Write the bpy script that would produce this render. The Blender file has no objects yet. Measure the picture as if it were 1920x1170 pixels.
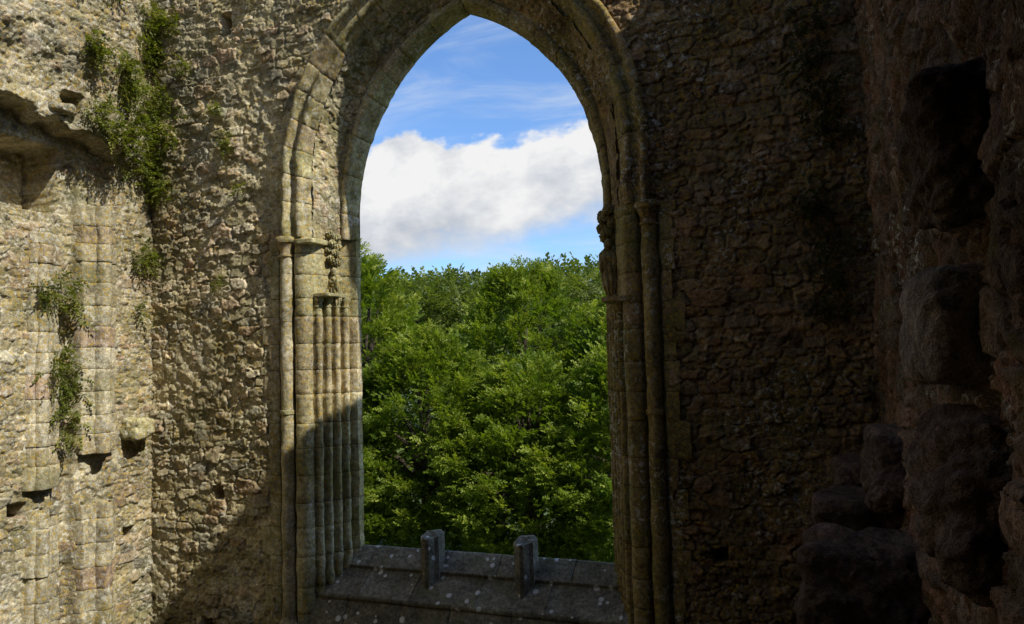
import bpy, bmesh, math, time
import numpy as np
from mathutils import Matrix, Vector
T0=time.time()
scene=bpy.context.scene
COL=scene.collection
# ------------------------------------------------------------ helpers
def h2(i,j,s):
    n=(i.astype(np.int64)*374761393+j.astype(np.int64)*668265263+s*974634777)&0xffffffff
    n=((n^(n>>13))*1274126177)&0xffffffff
    n=n^(n>>16)
    return n/4294967295.0
def vn(x,y,s):
    i=np.floor(x);j=np.floor(y);fx=x-i;fy=y-j
    fx=fx*fx*(3-2*fx);fy=fy*fy*(3-2*fy)
    a=h2(i,j,s);b=h2(i+1,j,s);c=h2(i,j+1,s);d=h2(i+1,j+1,s)
    return (a*(1-fx)+b*fx)*(1-fy)+(c*(1-fx)+d*fx)*fy
def fbm(x,y,s,o=4):
    r=0;a=.5;t=0
    for k in range(o):
        r=r+a*vn(x*2**k+.37*k,y*2**k+.71*k,s+k*17);t+=a;a*=.5
    return r/t
def ss(a,b,x):
    t=np.clip((x-a)/(b-a),0,1);return t*t*(3-2*t)
def stones(s,t,w,h,seed):
    s0,t0=s,t
    s=s0+.09*(fbm(s0*2.5,t0*2.5,seed+1)-.5)+.035*(fbm(s0*11,t0*11,seed+4,2)-.5)
    t=t0+.14*(fbm(s0*1.1,t0*1.7,seed+2)-.5)+.035*(fbm(s0*11,t0*11,seed+3,2)-.5)
    F1=np.full(s.shape,9.);F2=np.full(s.shape,9.);rid=np.zeros(s.shape);DS=np.zeros(s.shape);DT=np.zeros(s.shape)
    j0=np.floor(t/h)
    for dj in(-1,0,1):
        j=j0+dj;off=h2(j,j*0,seed+5);i0=np.floor(s/w-off)
        for di in(-1,0,1):
            i=i0+di
            cx=(i+off+.5+.6*(h2(i,j,seed+6)-.5))*w
            cy=(j+.5+.5*(h2(i,j,seed+7)-.5))*h
            wt=.6+.8*h2(i,j,seed+8)
            d=((np.abs(s-cx)/w)**3+(np.abs(t-cy)/h)**3)**(1/3.)/wt
            m=d<F1
            F2=np.where(m,F1,np.minimum(F2,d))
            F1=np.where(m,d,F1)
            rid=np.where(m,h2(i,j,seed+9),rid);DS=np.where(m,(s-cx)/w,DS);DT=np.where(m,(t-cy)/h,DT)
    return F2-F1,rid,DS,DT
def mk(name,V,F,mat,attrs=None,smooth=True,parent=None,sharp=None):
    V=np.asarray(V,dtype=np.float32);F=np.asarray(F,dtype=np.int32)
    me=bpy.data.meshes.new(name)
    me.vertices.add(len(V));me.vertices.foreach_set('co',V.ravel())
    k=F.shape[1]
    me.loops.add(F.size);me.loops.foreach_set('vertex_index',F.ravel())
    me.polygons.add(len(F))
    me.polygons.foreach_set('loop_start',np.arange(0,F.size,k,dtype=np.int32))
    me.polygons.foreach_set('loop_total',np.full(len(F),k,dtype=np.int32))
    me.polygons.foreach_set('use_smooth',np.full(len(F),smooth,dtype=bool))
    for n,a in (attrs or {}).items():
        at=me.attributes.new(n,'FLOAT','POINT');at.data.foreach_set('value',np.asarray(a,dtype=np.float32).ravel())
    me.update(calc_edges=True);me.validate()
    if sharp:
        try: me.set_sharp_from_angle(angle=math.radians(sharp))
        except Exception: pass
    if mat: me.materials.append(mat)
    o=bpy.data.objects.new(name,me);COL.objects.link(o)
    if parent: o.parent=parent
    return o
def empty(name):
    o=bpy.data.objects.new(name,None);COL.objects.link(o);return o
def gridF(ns,nt):
    idx=np.arange(ns*nt).reshape(nt,ns)
    return np.stack([idx[:-1,:-1],idx[:-1,1:],idx[1:,1:],idx[1:,:-1]],-1).reshape(-1,4)
class Acc:
    def __init__(s): s.V=[];s.F=[];s.R=[];s.E=[];s.n=0
    def add(s,V,F,r=.5,e=1.):
        V=np.asarray(V,float);F=np.asarray(F)
        s.V.append(V);s.F.append(F+s.n);s.n+=len(V)
        s.R.append(np.broadcast_to(r,(len(V),)).astype(float));s.E.append(np.broadcast_to(e,(len(V),)).astype(float))
    def make(s,name,mat,parent=None,smooth=True,sharp=35,erode=0.):
        V=np.concatenate(s.V)
        if erode:
            for sc,am in((5,1.),(17,.6)):
                a=V[:,0]*sc+V[:,1]*sc*.7;b=V[:,2]*sc+V[:,1]*sc*.6
                V=V+am*erode*np.stack([fbm(a,b,3,3)-.5,fbm(a+9,b,5,3)-.5,.3*(fbm(a,b+9,7,3)-.5)],-1)*2
        return mk(name,V,np.concatenate(s.F),mat,{'rnd':np.concatenate(s.R),'edge':np.concatenate(s.E)},smooth,parent,sharp)
# ------------------------------------------------------------ node helper
class NT:
    def __init__(s,nt): s.t=nt;nt.nodes.clear()
    def n(s,typ,ins=None,**kw):
        nd=s.t.nodes.new(typ)
        for k,v in kw.items(): setattr(nd,k,v)
        for k,v in (ins or {}).items():
            if isinstance(v,bpy.types.NodeSocket): s.t.links.new(v,nd.inputs[k])
            else: nd.inputs[k].default_value=v
        return nd
    def math(s,op,a,b=0.,c=0.,clamp=False):
        return s.n('ShaderNodeMath',{0:a,1:b,2:c},operation=op,use_clamp=clamp).outputs[0]
    def mr(s,v,a,b,c=0.,d=1.):
        return s.n('ShaderNodeMapRange',{0:v,1:a,2:b,3:c,4:d},interpolation_type='SMOOTHSTEP').outputs[0]
    def mix(s,f,a,b,bt='MIX'):
        nd=s.t.nodes.new('ShaderNodeMix');nd.data_type='RGBA';nd.blend_type=bt
        for i,v in((0,f),(6,a),(7,b)):
            if isinstance(v,bpy.types.NodeSocket): s.t.links.new(v,nd.inputs[i])
            else: nd.inputs[i].default_value=v if i==0 else tuple(v)+((1,) if len(v)==3 else ())
        return nd.outputs[2]
    def noise(s,vec,scale,detail=5,rough=.6,dist=0.):
        return s.n('ShaderNodeTexNoise',{'Vector':vec,'Scale':scale,'Detail':detail,'Roughness':rough,'Distortion':dist}).outputs['Fac']
def ramp(N,f,stops):
    nd=N.n('ShaderNodeValToRGB',{0:f});e=nd.color_ramp.elements
    while len(e)>1: e.remove(e[-1])
    e[0].position=stops[0][0];e[0].color=stops[0][1]+(1,)
    for p,c in stops[1:]:
        x=e.new(p);x.color=c+(1,)
    return nd.outputs[0]
def stonemat(name,stops,mortar,white=.0,yellow=.0,moss=.2,dark=.4,bump=.6,spots=0.,val=1.,redx=None):
    m=bpy.data.materials.new(name);m.use_nodes=True;N=NT(m.node_tree)
    tc=N.n('ShaderNodeTexCoord').outputs['Object']
    rnd=N.n('ShaderNodeAttribute',attribute_name='rnd').outputs['Fac']
    edge=N.n('ShaderNodeAttribute',attribute_name='edge').outputs['Fac']
    nL=N.noise(tc,.6,2);nM=N.noise(tc,3.2,4,.65);nF=N.noise(tc,22,4,.7);nX=N.noise(tc,95,2,.7)
    c=ramp(N,rnd,stops)
    ev=N.math('ADD',edge,N.math('MULTIPLY',N.math('SUBTRACT',nF,.5),.9))
    ef=N.mr(ev,.2,.8)
    c=N.mix(ef,mortar,c)
    k=N.math('MULTIPLY',N.mr(nM,.28,.72,.62,1.38),N.mr(nF,.28,.72,.55,1.45))
    k=N.math('MULTIPLY',k,N.mr(nX,.3,.7,.65,1.35))
    k=N.math('MULTIPLY',k,val)
    c=N.mix(1.,c,N.n('ShaderNodeCombineColor',{0:k,1:k,2:k}).outputs[0],'MULTIPLY')
    if redx: # masonry turns darker and browner towards the east corner
        x=N.n('ShaderNodeSeparateXYZ',{0:tc}).outputs[0]
        rx=N.mr(N.math('ADD',x,N.math('MULTIPLY',nM,2.)),-4.2,-1.6)
        c=N.mix(rx,c,N.mix(1.,c,redx,'MULTIPLY'))
    dk=N.math('MULTIPLY',N.mr(nL,.42,.62),dark)
    c=N.mix(dk,c,N.mix(1.,c,(.42,.41,.36),'MULTIPLY'))
    n2=N.noise(tc,1.9,4,.75)
    mf=N.math('MULTIPLY',N.mr(n2,.48,.66),moss)
    c=N.mix(mf,c,(.16,.16,.045))
    if yellow>0:
        ly=N.noise(tc,24,3,.75);lg=N.noise(tc,1.3,2)
        yf=N.math('MULTIPLY',N.mr(ly,.54,.60),N.mr(N.math('ADD',lg,yellow*.25),.55,.68))
        c=N.mix(N.math('MULTIPLY',yf,.75),c,(.47,.31,.04))
    if white>0:
        wn=N.noise(tc,15,3,.8);wg=N.noise(tc,1.1,2)
        wf=N.math('MULTIPLY',N.mr(wn,.55,.61),N.mr(N.math('ADD',wg,white*.25),.5,.7))
        c=N.mix(N.math('MULTIPLY',wf,.75),c,(.62,.60,.52))
    if spots>0:
        v=N.n('ShaderNodeTexVoronoi',{'Vector':tc,'Scale':11.,'Randomness':1.})
        sz=N.n('ShaderNodeSeparateColor',{0:v.outputs['Color']})
        r=N.math('MULTIPLY',N.math('SUBTRACT',sz.outputs[0],1-spots),1.3)
        sf=N.math('LESS_THAN',N.math('ADD',v.outputs['Distance'],N.math('MULTIPLY',nX,.2)),N.math('ADD',r,.12))
        c=N.mix(N.math('MULTIPLY',sf,.9),c,(.66,.66,.62))
    hh=N.math('ADD',N.math('MULTIPLY',nF,1.),N.math('MULTIPLY',nX,.4))
    bp=N.n('ShaderNodeBump',{'Strength':bump,'Distance':.035,'Height':hh})
    b=N.n('ShaderNodeBsdfPrincipled',{'Base Color':c,'Roughness':.92,'Specular IOR Level':.12,'Normal':bp.outputs[0]})
    N.n('ShaderNodeOutputMaterial',{0:b.outputs[0]})
    return m
RUB=[(0,(.20,.18,.11)),(.15,(.34,.29,.175)),(.3,(.235,.205,.125)),(.45,(.39,.34,.22)),(.58,(.26,.24,.17)),(.7,(.19,.175,.13)),(.82,(.36,.295,.19)),(.95,(.29,.21,.14)),(1,(.42,.385,.28))]
M_rub=stonemat('rubble_masonry',RUB,(.37,.33,.22),white=.3,yellow=.6,moss=.4,dark=.6,bump=.8,redx=(.58,.45,.37),val=1.75)
M_pale=stonemat('lime_rubble_masonry',[(a,tuple(v*1.1 for v in c)) for a,c in RUB],(.48,.44,.33),white=.8,yellow=.7,moss=.45,dark=.45,bump=.7,val=1.15)
M_ash=stonemat('ashlar_dressing',[(0,(.30,.27,.155)),(.3,(.37,.34,.20)),(.55,(.32,.30,.175)),(.75,(.39,.34,.21)),(.92,(.34,.28,.19)),(1,(.35,.33,.23))],(.14,.12,.08),white=.4,yellow=1.2,moss=.65,dark=.5,bump=.45,val=1.3,redx=(.62,.51,.38))
M_ashp=stonemat('pilaster_ashlar',[(0,(.38,.34,.24)),(.4,(.44,.40,.29)),(.7,(.36,.32,.21)),(.88,(.36,.27,.20)),(1,(.47,.44,.35))],(.18,.16,.11),white=.6,yellow=1.,moss=.45,dark=.4,bump=.45,val=1.1)
M_sill=stonemat('sill_stone',[(0,(.20,.18,.135)),(.5,(.25,.23,.175)),(1,(.18,.16,.12))],(.07,.06,.045),moss=.3,dark=.3,bump=.4,spots=.32)
M_red=stonemat('red_sandstone',[(0,(.18,.09,.06)),(.4,(.27,.155,.10)),(.7,(.15,.11,.08)),(1,(.31,.19,.13))],(.21,.145,.10),white=.1,moss=.3,dark=.8,bump=1.,val=1.15)
M_blk=stonemat('shade_toned_stone',[(0,(.13,.085,.065)),(1,(.17,.115,.09))],(.1,.08,.06),moss=.15,dark=.6,bump=1.)  # base colour darkened to stand in for shade on the near blocks
M_quo=stonemat('lit_toned_stone',[(0,(.30,.23,.18)),(1,(.34,.27,.21))],(.3,.26,.2),moss=.1,dark=.5,bump=1.,val=.85)  # paler base colour stands in for light on the middle block's side
def leafmat(name,c1,c2,c3,tr=.42):
    m=bpy.data.materials.new(name);m.use_nodes=True;N=NT(m.node_tree)
    rnd=N.n('ShaderNodeAttribute',attribute_name='rnd').outputs['Fac']
    c=ramp(N,rnd,[(0,c1),(.6,c2),(1,c3)])
    d=N.n('ShaderNodeBsdfPrincipled',{'Base Color':c,'Roughness':.5,'Specular IOR Level':.25})
    t=N.n('ShaderNodeBsdfTranslucent',{'Color':N.mix(1.,c,(1.4,1.45,.5),'MULTIPLY')})
    mx=N.n('ShaderNodeMixShader',{0:tr,1:d.outputs[0],2:t.outputs[0]})
    N.n('ShaderNodeOutputMaterial',{0:mx.outputs[0]})
    return m
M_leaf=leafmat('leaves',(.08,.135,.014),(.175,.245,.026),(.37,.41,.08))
M_fern=leafmat('wall_plant_leaves',(.09,.12,.02),(.16,.19,.03),(.30,.30,.08))
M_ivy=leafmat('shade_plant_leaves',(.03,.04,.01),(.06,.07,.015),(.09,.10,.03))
M_far=leafmat('distant_leaves',(.09,.13,.03),(.15,.19,.045),(.20,.24,.07))
def plain(name,c,rough=.9,sc=8.):
    m=bpy.data.materials.new(name);m.use_nodes=True;N=NT(m.node_tree)
    tc=N.n('ShaderNodeTexCoord').outputs['Object'];nz=N.noise(tc,sc,4,.7)
    cc=N.mix(1.,c,ramp(N,nz,[(.3,(.5,.5,.5)),(.7,(1.4,1.4,1.4))]),'MULTIPLY')
    bp=N.n('ShaderNodeBump',{'Strength':.6,'Distance':.05,'Height':nz})
    b=N.n('ShaderNodeBsdfPrincipled',{'Base Color':cc,'Roughness':rough,'Normal':bp.outputs[0]})
    N.n('ShaderNodeOutputMaterial',{0:b.outputs[0]});return m
M_bark=plain('bark',(.09,.07,.05));M_grass=plain('grass',(.06,.09,.025),sc=3.);M_int=plain('passage_stone',(.13,.10,.08),sc=4.)
# ------------------------------------------------------------ dimensions (camera eye = z 0, ground = z -6)
GZ=-6.;XL=-8.945;XR=.55;CX=-4.115;YB=.74
ZV=np.concatenate([np.arange(-6,-3.7,.12),np.arange(-3.7,5.6,.0135),np.arange(5.6,7.01,.1)])
def hw(z,a):
    R=a+.45
    return np.where(z<2.5,a,np.sqrt(np.maximum(R*R-(z-2.5)**2,0))-.45)
def holes(s,t,L):
    d=np.zeros(s.shape)
    for(a,b,w,h,dp)in L:
        jx=.03*(fbm(s*14,t*14,77,2)-.5)
        m=ss(w/2+.012,w/2-.012,np.abs(s-a)+jx)*ss(h/2+.012,h/2-.012,np.abs(t-b)+jx)
        d=np.maximum(d,m*dp)
    return d
def masonry(SS,TT,seed,w,h,amp=.034,big=.06):
    """displacement, stone id and mortar value for mixed eroded rubble"""
    e,r,ds,dt=stones(SS,TT,w,h,seed)
    e2,r2,ds2,dt2=stones(SS+3,TT+7,w*.6,h*.6,seed+20)
    sel=ss(.50,.53,fbm(SS*.8,TT*1.0,seed+33,3))
    e=e*(1-sel)+e2*sel;r=np.where(sel>.5,r2,r);ds=np.where(sel>.5,ds2,ds);dt=np.where(sel>.5,dt2,dt)
    smear=ss(.50,.68,fbm(SS*1.0+3,TT*.8,seed+41,4))
    coarse=fbm(SS*11,TT*11,seed+50,5)
    fine=fbm(SS*34,TT*38,seed+53,2)
    bod=ss(.0,.10,e)
    disp=(bod*(.45+.6*r)+(ds*(r-.5)+dt*((r*7.3)%1-.5))*.9*bod)*amp*(1-.75*smear)
    disp+=(coarse-.5)*(.022+.05*smear)+(fine-.5)*.014
    disp+=(fbm(SS*1.3,TT*1.3,seed+8,3)-.5)*big
    pit=ss(.60,.66,fbm(SS*7,TT*9,seed+44,3));disp-=pit*.022
    ed=ss(.01,.11,e);ed=ed*(1-.75*smear)+.35*smear*ss(.4,.6,coarse)*1.5
    return disp,r,ed
# ------------------------------------------------------------ main window wall
WW=empty('abbey_window_wall')
S=np.arange(XL-.05,XR+.06,.0135)
SS,TT=np.meshgrid(S,ZV)
disp,r,ed=masonry(SS,TT,11,.31,.14,.044)
hd=holes(SS,TT,[(-7.57,4.87,.16,.30,.4),(-7.71,-1.68,.15,.17,.4),(-7.9,-3.45,.2,.14,.4),(-1.05,-2.1,.14,.14,.2)])
yy=.022-disp+hd
V=np.stack([SS,yy,TT],-1).reshape(-1,3)
F=gridF(len(S),len(ZV))
fc=V[F].mean(1);ax=np.abs(fc[:,0]-CX)
inn=((fc[:,2]<1.72)&(fc[:,2]>-3.5)&(ax<2.60))|((fc[:,2]>=1.72)&(ax<hw(fc[:,2],2.38)))
F=F[~inn]
mk('rubble_face',V,F,M_rub,{'rnd':r,'edge':ed},True,WW)
# profile helpers
def sweep(acc,path,bounds,posf,rng,sub=1,rec=.006,jit=.004,first=0.,g=.009):
    P=np.array(path,float);d=np.gradient(P,axis=0);d/=np.linalg.norm(d,axis=1)[:,None]+1e-9
    n=np.stack([d[:,1],-d[:,0]],-1);rows=[];R=[];E=[]
    for k in range(len(bounds)-1):
        z0,z1=bounds[k],bounds[k+1];rr=rng.random();off=(rng.random()-.5)*2*jit;fj=first*(rng.random())*(1 if k%2 else .3)
        ts=[z0,z0+g]+[z0+(z1-z0)*(q+1)/(sub+1) for q in range(sub)]+[z1-g,z1]
        ins=[rec,0]+[0]*sub+[0,rec];ee=[0,1]+[1]*sub+[1,0]
        for t,i,e_ in zip(ts,ins,ee):
            q=P+n*(i+off);q[:2,0]+=fj
            rows.append(posf(q[:,0],q[:,1],t));R.append(np.full(len(P),rr));E.append(np.full(len(P),float(e_)))
    V=np.concatenate(rows);acc.add(V,gridF(len(P),len(rows)),np.concatenate(R),np.concatenate(E))
def courses(a,b,h,rng,v=.3):
    out=[a]
    while out[-1]<b-h*.6: out.append(out[-1]+h*(1-v/2+v*rng.random()))
    out[-1]=b if b-out[-1]<h*.3 or out[-1]>b else out[-1]
    if out[-1]<b: out.append(b)
    return out
def lathe(acc,cx,cy,prof,n=20,r=.5):
    prof=np.array(prof);th=np.linspace(0,2*np.pi,n+1)
    V=np.stack([cx+prof[:,1][:,None]*np.cos(th),cy+prof[:,1][:,None]*np.sin(th),np.broadcast_to(prof[:,0][:,None],(len(prof),n+1))],-1).reshape(-1,3)
    acc.add(V,gridF(n+1,len(prof)),r,1.)
def rolled():
    P=[(2.66,.08),(2.66,-.022),(2.58,-.022),(2.56,-.01),(2.56,.07),(2.34,.07),(2.32,.05),(2.31,-.005),(2.29,-.02),(2.18,-.02),(2.13,.02)]
    A=np.array((2.10,.09));B=np.array((1.83,.60));D=B-A;L=np.linalg.norm(D);D/=L;O=np.array((-D[1],D[0]))
    O=O if O[0]<0 else -O
    n=4;rr=.043;gap=(L-n*2*rr)/(n+1);s=0
    P.append(tuple(A))
    for k in range(n+1):
        for f in(.25,.5,.75):
            P.append(tuple(A+D*(s+gap*f)-O*(.05*math.sin(math.pi*f))))
        s+=gap
        if k<n:
            for f in np.linspace(0,math.pi,9):
                P.append(tuple(A+D*(s+rr-rr*math.cos(f))+O*rr*1.2*math.sin(f)))
            s+=2*rr
    P+=[tuple(B),(1.80,.61),(1.76,.63),(1.76,YB)]
    return P,A,D,O,rr,gap
def plainp():
    return [(2.66,.08),(2.66,-.022),(2.58,-.022),(2.56,-.01),(2.56,.07),(2.34,.07),(2.32,.05),(2.31,-.005),(2.29,-.02),(2.18,-.02),(2.13,.02),(2.10,.09),(2.02,.20),(2.03,.27),(1.92,.42),(1.94,.50),(1.83,.60),(1.80,.61),(1.76,.63),(1.76,YB)]
J=Acc();rng=np.random.default_rng(3)
for side,zc in((-1,.91),(1,.62)):
    posf=lambda a,b,z,side=side:np.stack([CX+side*a,b,np.full(len(a),z)],-1)
    P,A,D,O,rr,gap=rolled()
    b=courses(-3.5,zc,.36,rng)
    sweep(J,P,b,posf,rng,sub=5,first=.2)
    sweep(J,plainp(),courses(zc,1.73,.3,rng),posf,rng,sub=4,first=.2)
    s=0
    for k in range(4):
        s+=gap;c=A+D*(s+rr);s+=2*rr
        lathe(J,CX+side*c[0],c[1],[(zc-.12,.045),(zc-.115,.058),(zc-.10,.058),(zc-.095,.048),(zc-.06,.052),(zc-.03,.07),(zc-.01,.074),(zc+.02,.074),(zc+.022,0)],12)
    sx=CX+side*2.44
    prof=[(-3.5,.13),(-3.38,.13),(-3.36,.115),(-3.33,.13),(-3.30,.12),(-3.28,.10),(-3.25,.088)]
    zr=courses(-3.25,1.47,.62,rng);zj=set(zr[1:-1])
    zs=sorted(list(np.arange(-3.2,1.44,.06))+[z+q for z in zj for q in(-.007,-.0065,.0065,.007)])
    for z in zs:
        dj=min(abs(z-q) for q in zj);prof.append((z,.082 if dj<.0068 else .087))
    lathe(J,sx,.0,prof+[(1.47,.087)],24,rng.random())
    lathe(J,sx,.0,[(-.62,.087),(-.615,.102),(-.59,.105),(-.565,.102),(-.56,.087)],24,.4)
    lathe(J,sx,.0,[(1.47,.086),(1.475,.105),(1.50,.105),(1.505,.092),(1.56,.095),(1.62,.115),(1.66,.14),(1.665,.15),(1.70,.155),(1.73,.145),(1.75,.10),(1.75,0)],24,.9)
J.make('window_jambs',M_ash,WW,erode=.014,sharp=50)
# arch
def arch(a,y,u,side,z0=1.73):
    a=np.asarray(a,float);k=np.clip((a-1.76)/.36,0,1);sp=2.05+.45*k;c=1.055-.605*k;R=a+c
    L1=sp-z0;phi=np.arccos(c/R);s=u*(L1+R*phi)
    an=np.clip((s-L1)/R,0,None)
    x=np.where(s<L1,a,R*np.cos(an)-c);z=np.where(s<L1,z0+s,sp+R*np.sin(an))
    return np.stack([CX+side*x,y+0*x,z],-1)
AR=Acc()
def arcpts(c,r,a0,a1,n): return [(c[0]+r*math.cos(math.radians(t)),c[1]+r*math.sin(math.radians(t))) for t in np.linspace(a0,a1,n)]
hood=[(2.47,.08),(2.47,-.05)]+arcpts((2.42,-.055),.045,0,-180,8)+[(2.36,-.02),(2.33,.0),(2.29,.0)]+arcpts((2.23,.0),.05,0,-200,9)+[(2.15,.05),(2.12,.07),(2.10,.12),(2.07,.17),(2.16,.19)]
inner=[(2.0,.47),(1.93,.46),(1.90,.48)]+arcpts((1.86,.50),.045,30,-180,8)+[(1.81,.55),(1.79,.59),(1.76,.63),(1.76,YB)]
for side in(-1,1):
    pf=lambda a,b,u,side=side:arch(a,b,u,side)
    nb=[0]+list(np.cumsum(.07+.035*rng.random(30)));nb=[x for x in nb if x<.96]+[1.]
    sweep(AR,hood,nb,pf,rng,sub=7,g=.0025,jit=.008)
    nb=[0]+list(np.cumsum(.09+.06*rng.random(30)));nb=[x for x in nb if x<.95]+[1.]
    sweep(AR,inner,nb,pf,rng,sub=7,g=.0025,jit=.006)
AR.make('arch_mouldings',M_ash,WW,erode=.024,sharp=50)
for side in(-1,1):
    K=np.linspace(0,1,56);U=np.linspace(0,1,330);KK,UU=np.meshgrid(K,U)
    aa=2.13+(1.92-2.13)*KK;yb=.10+(.56-.10)*KK
    disp,r,ed=masonry(UU*4.4+20*side,KK*.55,61,.2,.12,.03)
    P1=arch((aa-.035-disp*.8).ravel(),yb.ravel(),UU.ravel(),side)
    mk('arch_soffit',P1.reshape(-1,3),gridF(len(K),len(U)),M_rub,{'rnd':r,'edge':ed},True,WW)
# outer face of the wall
u=np.linspace(0,1,40)
for side in(-1,1):
    a=arch(np.full(40,1.76),np.full(40,YB),u,side);a=np.concatenate([[[CX+side*1.76,YB,GZ]],a])
    o=a.copy();o[:,0]=XL-.8 if side<0 else XR+1.2
    n=41
    mk('outer_face',np.concatenate([a,o]),np.array([[i,i+1,i+1+n,i+n] for i in range(n-1)]),M_rub,{'rnd':np.full(2*n,.5),'edge':np.ones(2*n)},False,WW)
    x0=XL-.8 if side<0 else XR+1.2;za=a[-1,2]
    mk('outer_face',[(x0,YB,za),(CX,YB,za),(CX,YB,7.),(x0,YB,7.)],[(0,1,2,3)],M_rub,{'rnd':np.full(4,.5),'edge':np.ones(4)},False,WW)
mk('wall_head',[(XL-.8,0,7.),(XR+1.2,0,7.),(XR+1.2,YB,7.),(XL-.8,YB,7.)],[(0,1,2,3)],M_rub,{'rnd':np.full(4,.5),'edge':np.ones(4)},False,WW)
# ---- sloping sill
SL=Acc();prof=[(YB,-2.44),(.70,-2.44),(.69,-2.45),(.50,-2.63),(.485,-2.645),(.485,-2.665),(.50,-2.685),(.485,-2.70),(.14,-2.93),(.125,-2.945),(.12,-2.975),(.14,-3.0),(.12,-3.02),(-.05,-3.33),(-.065,-3.35),(-.065,-3.40),(-.03,-3.44),(-.03,-3.52),(.05,-3.53)]
rg=np.random.default_rng(8)
segs=[prof[0:5],prof[4:9],prof[8:]]
for sg in segs:
    P=np.array(sg,float);d=np.gradient(P,axis=0);d/=np.linalg.norm(d,axis=1)[:,None];n=np.stack([d[:,1],-d[:,0]],-1)
    if n[len(n)//2][1]>0: n=-n
    b=courses(-2.32,2.32,.85,rg,.5);rows=[];R=[];E=[]
    for k in range(len(b)-1):
        rr=rg.random();of=(rg.random()-.5)*.008;m=np.linspace(b[k]+.008,b[k+1]-.008,10)
        for t,i,e_ in [(b[k],.008,0)]+[(q,0,1) for q in m]+[(b[k+1],.008,0)]:
            q=P+n*(i+of);rows.append(np.stack([np.full(len(q),CX+t),q[:,0],q[:,1]],-1));R.append(np.full(len(q),rr));E.append(np.full(len(q),float(e_)))
    V=np.concatenate(rows);hwid=2.30+(1.82-2.30)*np.clip(V[:,1]/.66,0,1)
    V[:,0]=CX+np.clip(V[:,0]-CX,-hwid,hwid)
    SL.add(V,gridF(len(P),len(rows)),np.concatenate(R),np.concatenate(E))
SL.make('sloping_sill',M_sill,WW,erode=.009,sharp=50)
# ---- broken mullion stubs
for i,(mx,zt) in enumerate(((-.60,-2.18),(.68,-2.18))):
    A_=Acc();pl=np.array([(0,-.27),(.045,-.25),(.085,-.16),(.125,-.13),(.125,.05),(.09,.09),(.04,.13),(-.04,.13),(-.09,.09),(-.125,.05),(-.125,-.13),(-.085,-.16),(-.045,-.25)])
    m=len(pl);V=[]
    zz=[-2.95,-2.6,-2.5,-2.4,-2.3,zt-.01,zt,zt+.002];sc_=[1,1,1,1,1,1,.97,0]
    for z,sc in zip(zz,sc_):
        for j,(a,b) in enumerate(pl): V.append((CX+mx+a*sc,.57+b*sc,z+((.01*math.sin(j*2.3+i)+b*.1) if z>zt-.02 else 0)))
    Fq=[(k*m+j,k*m+(j+1)%m,(k+1)*m+(j+1)%m,(k+1)*m+j) for k in range(len(zz)-1) for j in range(m)]
    A_.add(V,Fq,.5,1.);A_.make('mullion_stub',M_sill,WW,sharp=25,erode=.004)
# ---- weathered carvings
def sphere_grid(n=40):
    th=np.linspace(0,2*np.pi,n+1);ph=np.linspace(0,np.pi,n//2+1);A,B=np.meshgrid(th,ph)
    return np.stack([np.cos(A)*np.sin(B),np.sin(A)*np.sin(B),np.cos(B)],-1).reshape(-1,3),gridF(n+1,n//2+1),A.ravel(),B.ravel()
SV,SF,SA,SB=sphere_grid(56)
def lump(acc,c,r,seed,amp=.18,fold=0.,sc=3.):
    per=np.cos(SA)*sc*.5+5,np.sin(SA)*sc*.5+SB*sc
    d=1+amp*(fbm(per[0],per[1],seed,4)-.5)*2+fold*np.sin(SA*9+3*SV[:,2])*np.sin(SB)
    acc.add(np.array(c)+SV*d[:,None]*np.array(r),SF,.3+.4*((seed*.37)%1),1.)
CV=Acc()
def figure(cx,cy,z0,z1,seed,w=.085):
    h=z1-z0
    lump(CV,(cx,cy,z0+h*.42),(w*1.05,w*.9,h*.42),seed,.18,.10,4)
    lump(CV,(cx,cy-.01,z0+h*.66),(w*1.15,w*.9,h*.17),seed+1,.25,.06,4)
    lump(CV,(cx+.01,cy-.04,z0+h*.89),(w*.55,w*.6,h*.11),seed+2,.15,0,3)
    for s in(-1,1): lump(CV,(cx+s*w*.8,cy-.05,z0+h*.58),(w*.33,w*.4,h*.17),seed+3,.2,.05,3)
figure(CX-1.93,.38,.78,1.34,100,.08)
for k in range(16):
    a=k*2.4;lump(CV,(CX-1.95+.07*math.cos(a),.36+.06*math.sin(a),1.40+.026*k),(.048,.045,.05),140+k,.4,.18,5)
lump(CV,(CX-1.95,.38,1.57),(.06,.06,.24),171,.2,.1)
figure(CX+1.88,.38,.74,1.42,200,.095)
for k in range(12):
    a=k*2.4;lump(CV,(CX+1.87+.065*math.cos(a),.40+.07*math.sin(a),1.42+.032*k),(.06,.055,.06),240+k,.4,.15,5)
lump(CV,(CX+1.88,.42,1.6),(.10,.11,.22),271,.25,.1)
CV.make('weathered_carvings',M_ash,WW,sharp=80)
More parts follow.
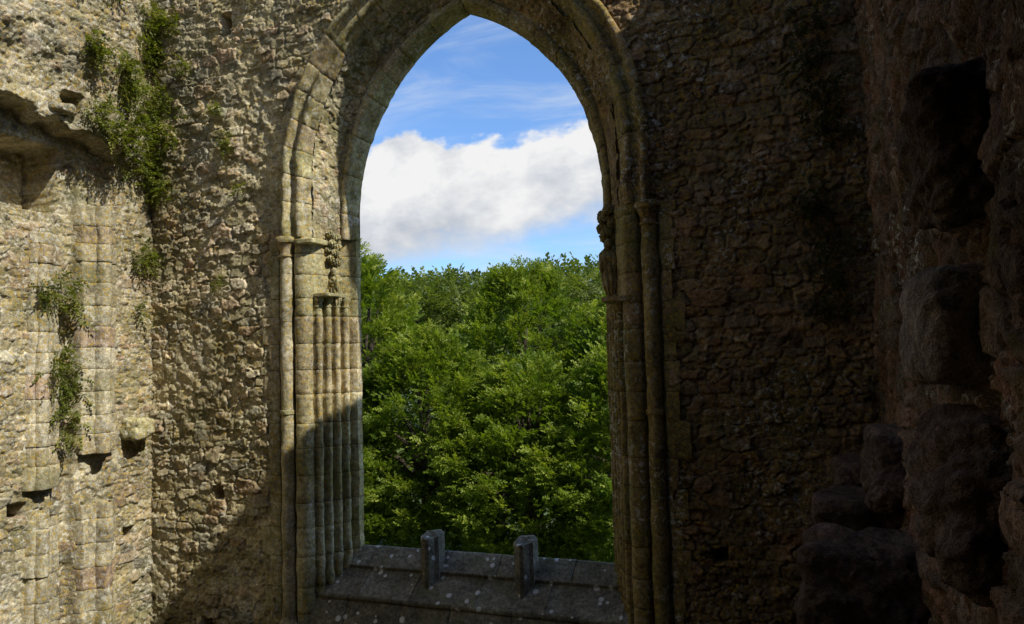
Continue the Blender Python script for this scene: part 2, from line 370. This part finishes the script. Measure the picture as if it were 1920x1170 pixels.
def rock(acc,x0,x1,y0,y1,z0,z1,seed,n=22,pw=7,amp=.05):
    g=np.linspace(-1,1,n);a,b=np.meshgrid(g,g);a=a.ravel();b=b.ravel();o=np.ones_like(a);FF=gridF(n,n)
    for f in range(6):
        q=[(a,b,o),(a,b,-o),(a,o,b),(a,-o,b),(o,a,b),(-o,a,b)][f]
        P=np.stack(q,-1);L=(np.abs(P)**pw).sum(1)**(1/pw);P=P/L[:,None]
        s=np.array([(x1-x0)/2,(y1-y0)/2,(z1-z0)/2]);W=P*s+np.array([(x0+x1)/2,(y0+y1)/2,(z0+z1)/2])
        d=(fbm(W[:,0]*5+W[:,1]*3.1+seed,W[:,2]*5+W[:,1]*2.3,seed,5)-.5)*2*amp
        d+=(fbm(W[:,0]*19+W[:,1]*13,W[:,2]*19+W[:,1]*9,seed+3,3)-.5)*amp*.5
        acc.add(W+P*d[:,None],FF,.2+.6*((seed*.31)%1),1.)
LG=Acc()
rock(LG,CX-2.30,CX-1.98,-.06,.30,1.63,1.70,5,12,9,.01)
rock(LG,CX+1.86,CX+2.24,-.02,.60,.64,.71,6,12,9,.012)
rock(LG,CX-2.16,CX-1.84,.10,.58,.925,.98,7,12,9,.012)
LG.make('string_ledge',M_ash,WW)
# ------------------------------------------------------------ west side wall (sunlit)
SWL=empty('pilastered_side_wall')
Y=np.arange(-3.4,.06,.0135);YS=np.concatenate([np.arange(-11,-3.4,.15),Y])
SS,TT=np.meshgrid(YS,ZV)
disp,r,ed=masonry(SS+20,TT,211,.27,.13,.036)
zst=2.98-.17*(SS+1.)+.16*(fbm(SS*5,TT*0,7,3)-.5)
disp+=(.36+.04*(TT-3))*ss(zst-.03,zst+.03,TT)*ss(-.62,-.82,SS+.25*(fbm(TT*3,SS*0,6,3)-.5))
zs2=3.9+.3*(fbm(SS*4,TT*0,27,3)-.5)
disp+=.10*ss(zs2-.2,zs2+.2,TT)*ss(.0,-.5,SS)
disp-=.12*ss(-1.22,-1.26,SS)*ss(-1.56,-1.50,SS)*ss(2.9,2.6,TT)
hd=holes(SS,TT,[(-.57,4.54,.15,.2,.45),(-.39,-2.2,.16,.13,.35),(-1.62,3.42,.28,.17,.5),(-.42,3.08,.16,.22,.35),(-1.95,2.45,.95,.85,.6),(-2.0,-1.62,.2,.16,.4),(-2.6,0.2,.2,.2,.4)])
xx=XL+disp-hd
mk('rubble_face',np.stack([xx,SS,TT],-1).reshape(-1,3),gridF(len(YS),len(ZV)),M_pale,{'rnd':r,'edge':ed},True,SWL)
PA=Acc();posf=lambda a,b,z:np.stack([XL+b,a,np.full(len(a),z)],-1)
pil=[(-1.23,-.02),(-1.22,.09),(-1.20,.11),(-1.12,.11),(-1.09,.14)]+[(-.955-.105*math.cos(t),.15+.12*math.sin(t)) for t in np.linspace(0,math.pi,10)]+[(-.82,.14),(-.79,.11),(-.71,.11),(-.69,.09),(-.68,-.02)]
sweep(PA,pil,courses(-1.05,2.2,.27,rng),posf,rng,jit=.010,sub=5)
sweep(PA,[(a,b*1.25) for a,b in pil],courses(-6,-1.68,.27,rng),posf,rng,jit=.010,sub=5)
col=[(-1.92,-.05),(-1.90,.06),(-1.86,.09)]+[(-1.75-.08*math.cos(t),.09+.07*math.sin(t)) for t in np.linspace(0,math.pi,8)]+[(-1.62,.09),(-1.60,.07),(-1.50,.06),(-1.48,-.12)]
sweep(PA,col,courses(-1.4,1.75,.27,rng),posf,rng,jit=.015,sub=5)
sweep(PA,[(a,b*1.3) for a,b in col],courses(-6,-1.75,.27,rng),posf,rng,jit=.015,sub=5)
PA.make('pilasters',M_ashp,SWL,erode=.022,sharp=50)
CB=Acc();rock(CB,XL-.05,XL+.30,-.52,-.14,-.93,-.64,31,24,5,.05)
CB.make('corbel',M_ash,SWL,sharp=80)
TB=Acc()
for k,(y,z,w,h,d) in enumerate([(-1.75,3.28,.34,.12,.42),(-.6,3.28,.25,.14,.3)]):
    rock(TB,XL-.06,XL+d+.03,y-w/2,y+w/2,z-h/2,z+h/2,41+k,20,4,.05)
TB.make('broken_stones',M_pale,SWL,sharp=80)
# ------------------------------------------------------------ east side wall (in shade)
SWR=empty('ruined_side_wall')
ZT=6.30
YS=np.concatenate([np.arange(-11,-6.6,.08),np.arange(-6.6,-3.,.015),np.arange(-3,.06,.02)])
ZR=np.concatenate([np.arange(-6,-3.,.12),np.arange(-3.,5.5,.018),np.arange(5.5,ZT,.1),[ZT]])
SS,TT=np.meshgrid(YS,ZR)
disp,r,ed=masonry(SS+20,TT,311,.36,.2,.07,.1)
disp*=1-.6*ss(5.9,ZT,TT)
mk('rubble_face',np.stack([XR-disp+.05,SS,TT],-1).reshape(-1,3),gridF(len(YS),len(ZR)),M_red,{'rnd':r,'edge':ed},True,SWR)
TP=Acc();n=80;yt=np.linspace(-11,.0,n);xt=np.linspace(XR+.02,XR+1.2,10);A_,B_=np.meshgrid(xt,yt)
TP.add(np.stack([A_,B_,ZT-.03+.03*(fbm(A_*4,B_*4,3,3)-.5)],-1).reshape(-1,3),gridF(10,n),.5,1.)
A_,B_=np.meshgrid(np.linspace(-6,ZT,4),yt);TP.add(np.stack([np.full(A_.shape,XR+1.2),B_,A_],-1).reshape(-1,3),gridF(4,n),.5,1.)
TP.make('wall_head',M_red,SWR)
RB=Acc()
rock(RB,.37,.85,-5.50,-4.75,.46,1.04,51,50,5,.09)
rock(RB,.37,.85,-5.50,-4.75,-.86,-.22,53,50,5,.08)
rock(RB,-.20,.75,-2.95,-2.1,-2.8,-1.27,54,50,7,.10)
rock(RB,-.10,.75,-1.75,-.9,-1.44,-1.18,55,40,7,.06)
rock(RB,.10,.75,-.95,-.1,-1.32,-.99,56,40,7,.06)
rock(RB,.34,.75,-2.2,-1.4,-1.2,-.6,57,40,5,.09)
RB.make('protruding_stones',M_blk,SWR,sharp=80)
RB=Acc();rock(RB,.375,.85,-5.30,-4.30,-.14,.31,52,44,10,.035)
RB.make('worn_quoin_stone',M_quo,SWR,sharp=80)
# ------------------------------------------------------------ gallery passage behind the camera: vault, pier, rear wall added to cut light
GP=empty('gallery_passage')
def box(acc,x0,x1,y0,y1,z0,z1):
    V=[(x,y,z) for x in(x0,x1) for y in(y0,y1) for z in(z0,z1)]
    acc.add(V,[(0,1,3,2),(4,6,7,5),(0,4,5,1),(2,3,7,6),(0,2,6,4),(1,5,7,3)],.5,1.)
for nm,bx in(('light_block_vault',(-1.5,XR+.3,-11.5,-5.65,1.62,2.1)),('passage_floor',(-1.5,XR-.0,-11.5,-6.1,-2.0,-1.65)),('light_block_pier',(-9.,-1.05,-9.,-7.85,-6,6.2)),('light_block_rear_wall',(-9.5,1.7,-12.,-11.5,-6,6.2))):
    A_=Acc();box(A_,*bx);A_.make(nm,M_int,GP,smooth=False)
# ------------------------------------------------------------ foliage
def rotm(dirs,roll):
    d=dirs/np.linalg.norm(dirs,axis=1)[:,None]
    up=np.tile([0,0,1.],(len(d),1));x=np.cross(d,up);x/=np.linalg.norm(x,axis=1)[:,None]+1e-6;z=np.cross(x,d)
    c=np.cos(roll)[:,None];s=np.sin(roll)[:,None];x2=x*c+z*s;z2=-x*s+z*c
    return np.stack([x2,d,z2],-1)
def spray(nl=11,L=.34,ll=.115,lw=.055,droop=.12,seed=0):
    g=np.random.default_rng(seed);V=[]
    for k in range(nl):
        t=k/(nl-1);sd=-1 if k%2 else 1;p=np.array([0,L*t,-droop*L*t*t])
        an=math.radians(sd*(62-40*t)+g.normal()*8) if k<nl-1 else 0
        d=np.array([math.sin(an),math.cos(an),-.25+g.normal()*.12]);d/=np.linalg.norm(d)
        s=np.cross(d,[0,0,1]);s/=np.linalg.norm(s);s=s+np.array([0,0,g.normal()*.25]);l=ll*(.8+.4*g.random())*(1-.3*t)
        V+=[p,p+d*l*.5+s*lw*.5,p+d*l,p+d*l*.5-s*lw*.5]
    return np.array(V)
TEMPL=[spray(nl=8,L=.30,ll=.13,lw=.07,seed=k,droop=.35) for k in range(6)]
def place(templ,pos,dirs,scale,g,rollamp=.5,tone=None):
    n=len(pos);R=rotm(dirs,g.normal(size=n)*rollamp)
    ti=g.integers(0,len(templ),n);Vs=[];Rn=[]
    base=g.random(n) if tone is None else tone
    for k,t in enumerate(templ):
        m=ti==k
        if not m.any(): continue
        W=np.einsum('nij,vj->nvi',R[m],t)*scale[m][:,None,None]+pos[m][:,None,:]
        rn=np.repeat(np.clip(base[m][:,None]*.75+.25*g.random((m.sum(),t.shape[0]//4)),0,1),4,axis=1)
        Vs.append(W.reshape(-1,3));Rn.append(rn.ravel())
    return np.concatenate(Vs),np.concatenate(Rn)
def udir(n,g):
    v=g.normal(size=(n,3));return v/np.linalg.norm(v,axis=1)[:,None]
def tube(acc,pts,rad,n=8):
    pts=np.array(pts,float);th=np.linspace(0,2*np.pi,n+1);V=[]
    for i,p in enumerate(pts):
        d=pts[min(i+1,len(pts)-1)]-pts[max(i-1,0)];d/=np.linalg.norm(d)
        x=np.cross(d,[.3,.9,.1]);x/=np.linalg.norm(x);y=np.cross(d,x)
        V.append(p+rad[i]*(np.cos(th)[:,None]*x+np.sin(th)[:,None]*y))
    acc.add(np.concatenate(V),gridF(n+1,len(pts)),.5,1.)
def tree(name,bx,by,top,rx,ry,zb,seed,nb=46,ns=80,scale=.8,mat=M_leaf):
    g=np.random.default_rng(seed);root=empty(name)
    H=top-zb;cz=zb+H*.5
    A_=Acc();tp=[(bx,by,GZ-.1),(bx+.1,by,GZ+1.5),(bx-.1,by+.1,cz),(bx,by,top-1.2)];tube(A_,tp,[.34,.27,.18,.03],10)
    pos=[];dr=[];sc=[];tn=[]
    D=udir(nb*10,g);D=D[(D[:,2]>-.85)&(D[:,1]<.4)][:int(nb*3.6)]
    for k,d in enumerate(D):
        f=.86+.09*g.normal()
        prof=(1-.35*max(d[2],0))
        c=np.array([bx+d[0]*rx*f*prof,by+d[1]*ry*f*prof,cz+d[2]*(H/2-.3)*(.86+.14*g.random())])
        br=(.24+.24*g.random())
        if k<16: tube(A_,[(bx,by,cz-.3*H*(1-d[2])*.5),tuple((np.array([bx,by,cz])+c)/2-np.array([0,0,.1])),tuple(c)],[.10,.06,.02],6)
        # a bough: flattened plume of sprays, pointing outwards and upwards
        n=int(ns*.68*(br/.4)**1.6)
        ax=np.array([d[0],d[1],.6+.6*max(d[2],0)])+g.normal(size=3)*.2;ax/=np.linalg.norm(ax)
        sd=np.cross(ax,[0,0,1]);sd/=np.linalg.norm(sd)+1e-6;nn=np.cross(sd,ax)
        t=g.random(n)**.8;wd=br*1.5*(1-.75*t)
        o=ax*(t*br*2.0-br*.6)[:,None]+sd*(g.normal(size=n)*.5*wd)[:,None]+nn*(g.normal(size=n)*.34*wd)[:,None]
        pos.append(c+o)
        dd=ax*.9+sd*((o@sd)/wd*1.2)[:,None]+np.array([0,0,.25])+g.normal(size=(n,3))*.3
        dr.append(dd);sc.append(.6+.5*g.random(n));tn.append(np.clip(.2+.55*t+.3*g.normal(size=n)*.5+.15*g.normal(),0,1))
    n=int(nb*14);v=udir(n,g);pos.append(np.stack([bx+v[:,0]*rx*.68,by+v[:,1]*ry*.68,cz+v[:,2]*H*.41],-1));dr.append(v+g.normal(size=v.shape)*.3);sc.append(1.5+g.random(n));tn.append(np.zeros(n)+.1)  # inner fill sprays coloured near the darkest leaf tone, as crown shade
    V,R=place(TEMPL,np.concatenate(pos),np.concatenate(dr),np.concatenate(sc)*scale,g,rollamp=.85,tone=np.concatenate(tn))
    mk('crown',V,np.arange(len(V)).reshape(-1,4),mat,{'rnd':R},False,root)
    A_.make('trunk',M_bark,root)
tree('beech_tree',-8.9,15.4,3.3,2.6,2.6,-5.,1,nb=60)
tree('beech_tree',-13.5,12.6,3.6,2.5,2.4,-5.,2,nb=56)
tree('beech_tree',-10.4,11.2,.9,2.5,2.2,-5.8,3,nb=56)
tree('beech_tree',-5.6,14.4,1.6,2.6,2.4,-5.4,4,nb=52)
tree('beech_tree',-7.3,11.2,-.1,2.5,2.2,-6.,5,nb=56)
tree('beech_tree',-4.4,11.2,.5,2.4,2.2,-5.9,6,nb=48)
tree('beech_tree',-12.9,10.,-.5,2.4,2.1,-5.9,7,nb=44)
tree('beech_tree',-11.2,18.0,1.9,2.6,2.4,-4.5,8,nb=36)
# distant wood as one mesh
g=np.random.default_rng(90);pos=[];dr=[];sc=[]
for k in range(150):
    yb=40+22*g.random();xb=(-.75+.62*g.random())*(yb+8.5);tp=.113*(yb+8.5)+g.normal()*.45
    for q in range(3):
        c=np.array([xb+g.normal()*1.3,yb+g.normal(),tp-1.3-q*1.6]);n=60;v=udir(n,g)
        pos.append(c+v*1.5*(.6+.4*g.random(n))[:,None]);dr.append(v+np.array([0,0,.4]));sc.append(2.0+1.4*g.random(n))
V,R=place(TEMPL,np.concatenate(pos),np.concatenate(dr),np.concatenate(sc),g)
mk('distant_trees',V,np.arange(len(V)).reshape(-1,4),M_far,{'rnd':R},False)
# wall plants
g=np.random.default_rng(17);pos=[];dr=[];sc=[]
FT=[spray(9,.14,.05,.024,.5,seed=40+k) for k in range(5)]
PL=[(XL+.1,-.06,4.65,.28,130,0),(XL+.1,-.06,4.85,.2,50,0),(XL+.1,-.08,5.2,.24,80,0),(-8.72,-.04,3.95,.25,80,1),(-8.7,-.05,3.38,.30,100,1),(XL+.12,-.15,3.75,.24,30,0),(XL+.1,-.3,3.0,.30,130,0),(XL+.12,-.1,2.85,.2,50,0),(-8.78,-.05,2.6,.24,70,1),(XL+.55,-1.42,4.15,.15,80,0),(XL+.5,-.88,4.1,.17,80,0),(XL+.5,-.8,3.85,.17,70,0),(XL+.45,-.68,3.45,.24,110,0),(XL+.5,-1.28,3.38,.2,80,0),(XL+.5,-1.0,3.15,.2,90,0),(XL+.1,-.2,1.65,.16,60,0),(XL+.12,-1.4,1.1,.18,50,0),(XL+.1,-1.38,.85,.13,26,0),(XL+.03,-1.40,.2,.22,50,0),(XL+.03,-1.34,-.1,.22,50,0),(XL+.03,-1.38,-.45,.2,45,0),(XL+.03,-1.36,-.8,.16,22,0),(XL+.12,-1.72,1.0,.16,50,0),(XL+.15,-1.66,.0,.18,24,0),(-7.5,-.04,3.15,.12,30,1),(-7.7,-.04,3.65,.08,20,1),(-7.3,-.04,2.5,.06,12,1),(-7.7,-.04,1.2,.08,12,1),(-8.55,-.04,5.05,.13,40,1),(-7.1,-.04,5.3,.1,30,1),(XL+.1,-.25,.9,.1,14,0),(XL+.55,-1.7,4.9,.14,50,0),(XL+.55,-1.2,5.0,.1,30,0),(-8.3,-.04,4.4,.08,18,1),(XL+.1,-.4,4.0,.1,20,0)]
for(x,y,z,s,n,k) in PL:
    v=g.normal(size=(n,3))*.5;v[:,2]-=.15*np.abs(v[:,1]);p=np.array([x,y,z])+v*s*np.array([.3,1,1.1] if k==0 else [1,.15,1.1])
    if k==0: p[:,1]=np.minimum(p[:,1],-.02)
    pos.append(p);dd=g.normal(size=(n,3))*.6+(np.array([.9,-.2,.0]) if k==0 else np.array([.3,-.9,.0]));dr.append(dd);sc.append(.6+.7*g.random(n))
V,R=place(FT,np.concatenate(pos),np.concatenate(dr),np.concatenate(sc),g)
mk('wall_ferns',V,np.arange(len(V)).reshape(-1,4),M_fern,{'rnd':R},False)
pos=[];dr=[];sc=[]
for(x,z,s,n) in[(.1,3.1,.25,70),(.2,2.7,.22,60),(.22,2.3,.22,60),(.1,1.55,.2,50),(.2,1.2,.2,40),(.2,.85,.2,50),(.15,.5,.18,40),(.0,1.45,.15,20),(.05,3.5,.25,40)]:
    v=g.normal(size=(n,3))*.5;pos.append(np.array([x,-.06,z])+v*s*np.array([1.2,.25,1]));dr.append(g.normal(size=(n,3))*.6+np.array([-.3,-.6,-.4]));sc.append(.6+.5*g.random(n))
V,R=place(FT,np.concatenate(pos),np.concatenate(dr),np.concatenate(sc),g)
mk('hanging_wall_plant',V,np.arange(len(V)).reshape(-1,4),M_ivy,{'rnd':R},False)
# ground
mk('ground',[(-600,-600,GZ),(600,-600,GZ),(600,900,GZ),(-600,900,GZ)],[(0,1,2,3)],M_grass,None,False)
# ------------------------------------------------------------ sun, sky
sd=Vector((1,-.215,1.04)).normalized()
L=bpy.data.lights.new('sun','SUN');L.energy=5.;L.angle=math.radians(.5);L.color=(1,.95,.84)
so=bpy.data.objects.new('sun',L);COL.objects.link(so);so.rotation_euler=sd.to_track_quat('Z','Y').to_euler()
w=bpy.data.worlds.new('World');scene.world=w;w.use_nodes=True;N=NT(w.node_tree)
sky=N.n('ShaderNodeTexSky');sky.sky_type='NISHITA';sky.sun_disc=False
sky.sun_elevation=math.asin(sd.z);sky.sun_rotation=math.atan2(sd.x,sd.y)
tc=N.n('ShaderNodeTexCoord').outputs['Generated'];xyz=N.n('ShaderNodeSeparateXYZ',{0:tc})
yc=N.math('MAXIMUM',xyz.outputs[1],.05)
p=N.math('DIVIDE',xyz.outputs[0],yc);q=N.math('DIVIDE',xyz.outputs[2],yc)
v1=N.n('ShaderNodeCombineXYZ',{0:p,1:N.math('MULTIPLY',q,1.5),2:0.}).outputs[0]
n1=N.noise(v1,7.5,7,.5);n2=N.noise(v1,11.,6,.55)
qq=N.math('ADD',q,N.math('MULTIPLY',N.math('SUBTRACT',n1,.5),-.26))
qb=N.math('ADD',N.math('ADD',q,N.math('MULTIPLY',N.math('SUBTRACT',n2,.5),.12)),N.math('MULTIPLY',N.math('ADD',p,.45),-.12))
cm=N.math('MULTIPLY',N.mr(qq,.33,.312),N.mr(qb,.135,.20))
v2=N.n('ShaderNodeMapping',{'Vector':v1,'Rotation':(0,0,.45),'Scale':(1.2,4.,1)}).outputs[0]
ci=N.math('MULTIPLY',N.mr(N.noise(v2,2.6,6,.6,.6),.40,.80),.7)
front=N.mr(xyz.outputs[1],.0,.15)
skc=N.mix(front,sky.outputs[0],N.mix(1.,sky.outputs[0],(1.15,1.55,2.05),'MULTIPLY'))
c=N.mix(N.math('MULTIPLY',ci,front),skc,(7.,7.6,8.3))
shade=N.math('ADD',N.math('MULTIPLY',n2,.9),N.math('MULTIPLY',N.mr(q,.13,.30),.25))
cc=ramp(N,shade,[(.36,(.50,.54,.62)),(.54,(.72,.75,.80)),(.70,(.97,.97,.97))])
cc=N.mix(1.,cc,(8.8,8.8,8.8),'MULTIPLY')
c=N.mix(N.math('MULTIPLY',cm,front),c,cc)
bg=N.n('ShaderNodeBackground',{0:c,1:.105});N.n('ShaderNodeOutputWorld',{0:bg.outputs[0]})
# ------------------------------------------------------------ camera
cam=bpy.data.cameras.new('camera');cam.lens=27.2;cam.sensor_width=36;cam.clip_end=3000;cam.clip_start=.05
co=bpy.data.objects.new('camera',cam);COL.objects.link(co)
co.matrix_world=Matrix.Translation((0,-8.5,0))@Matrix.Rotation(math.radians(21.4),4,'Z')@Matrix.Rotation(math.radians(93.67),4,'X')@Matrix.Rotation(math.radians(-1.5),4,'Z')
scene.camera=co
scene.view_settings.view_transform='Standard'
try: scene.view_settings.look='None'
except Exception: pass
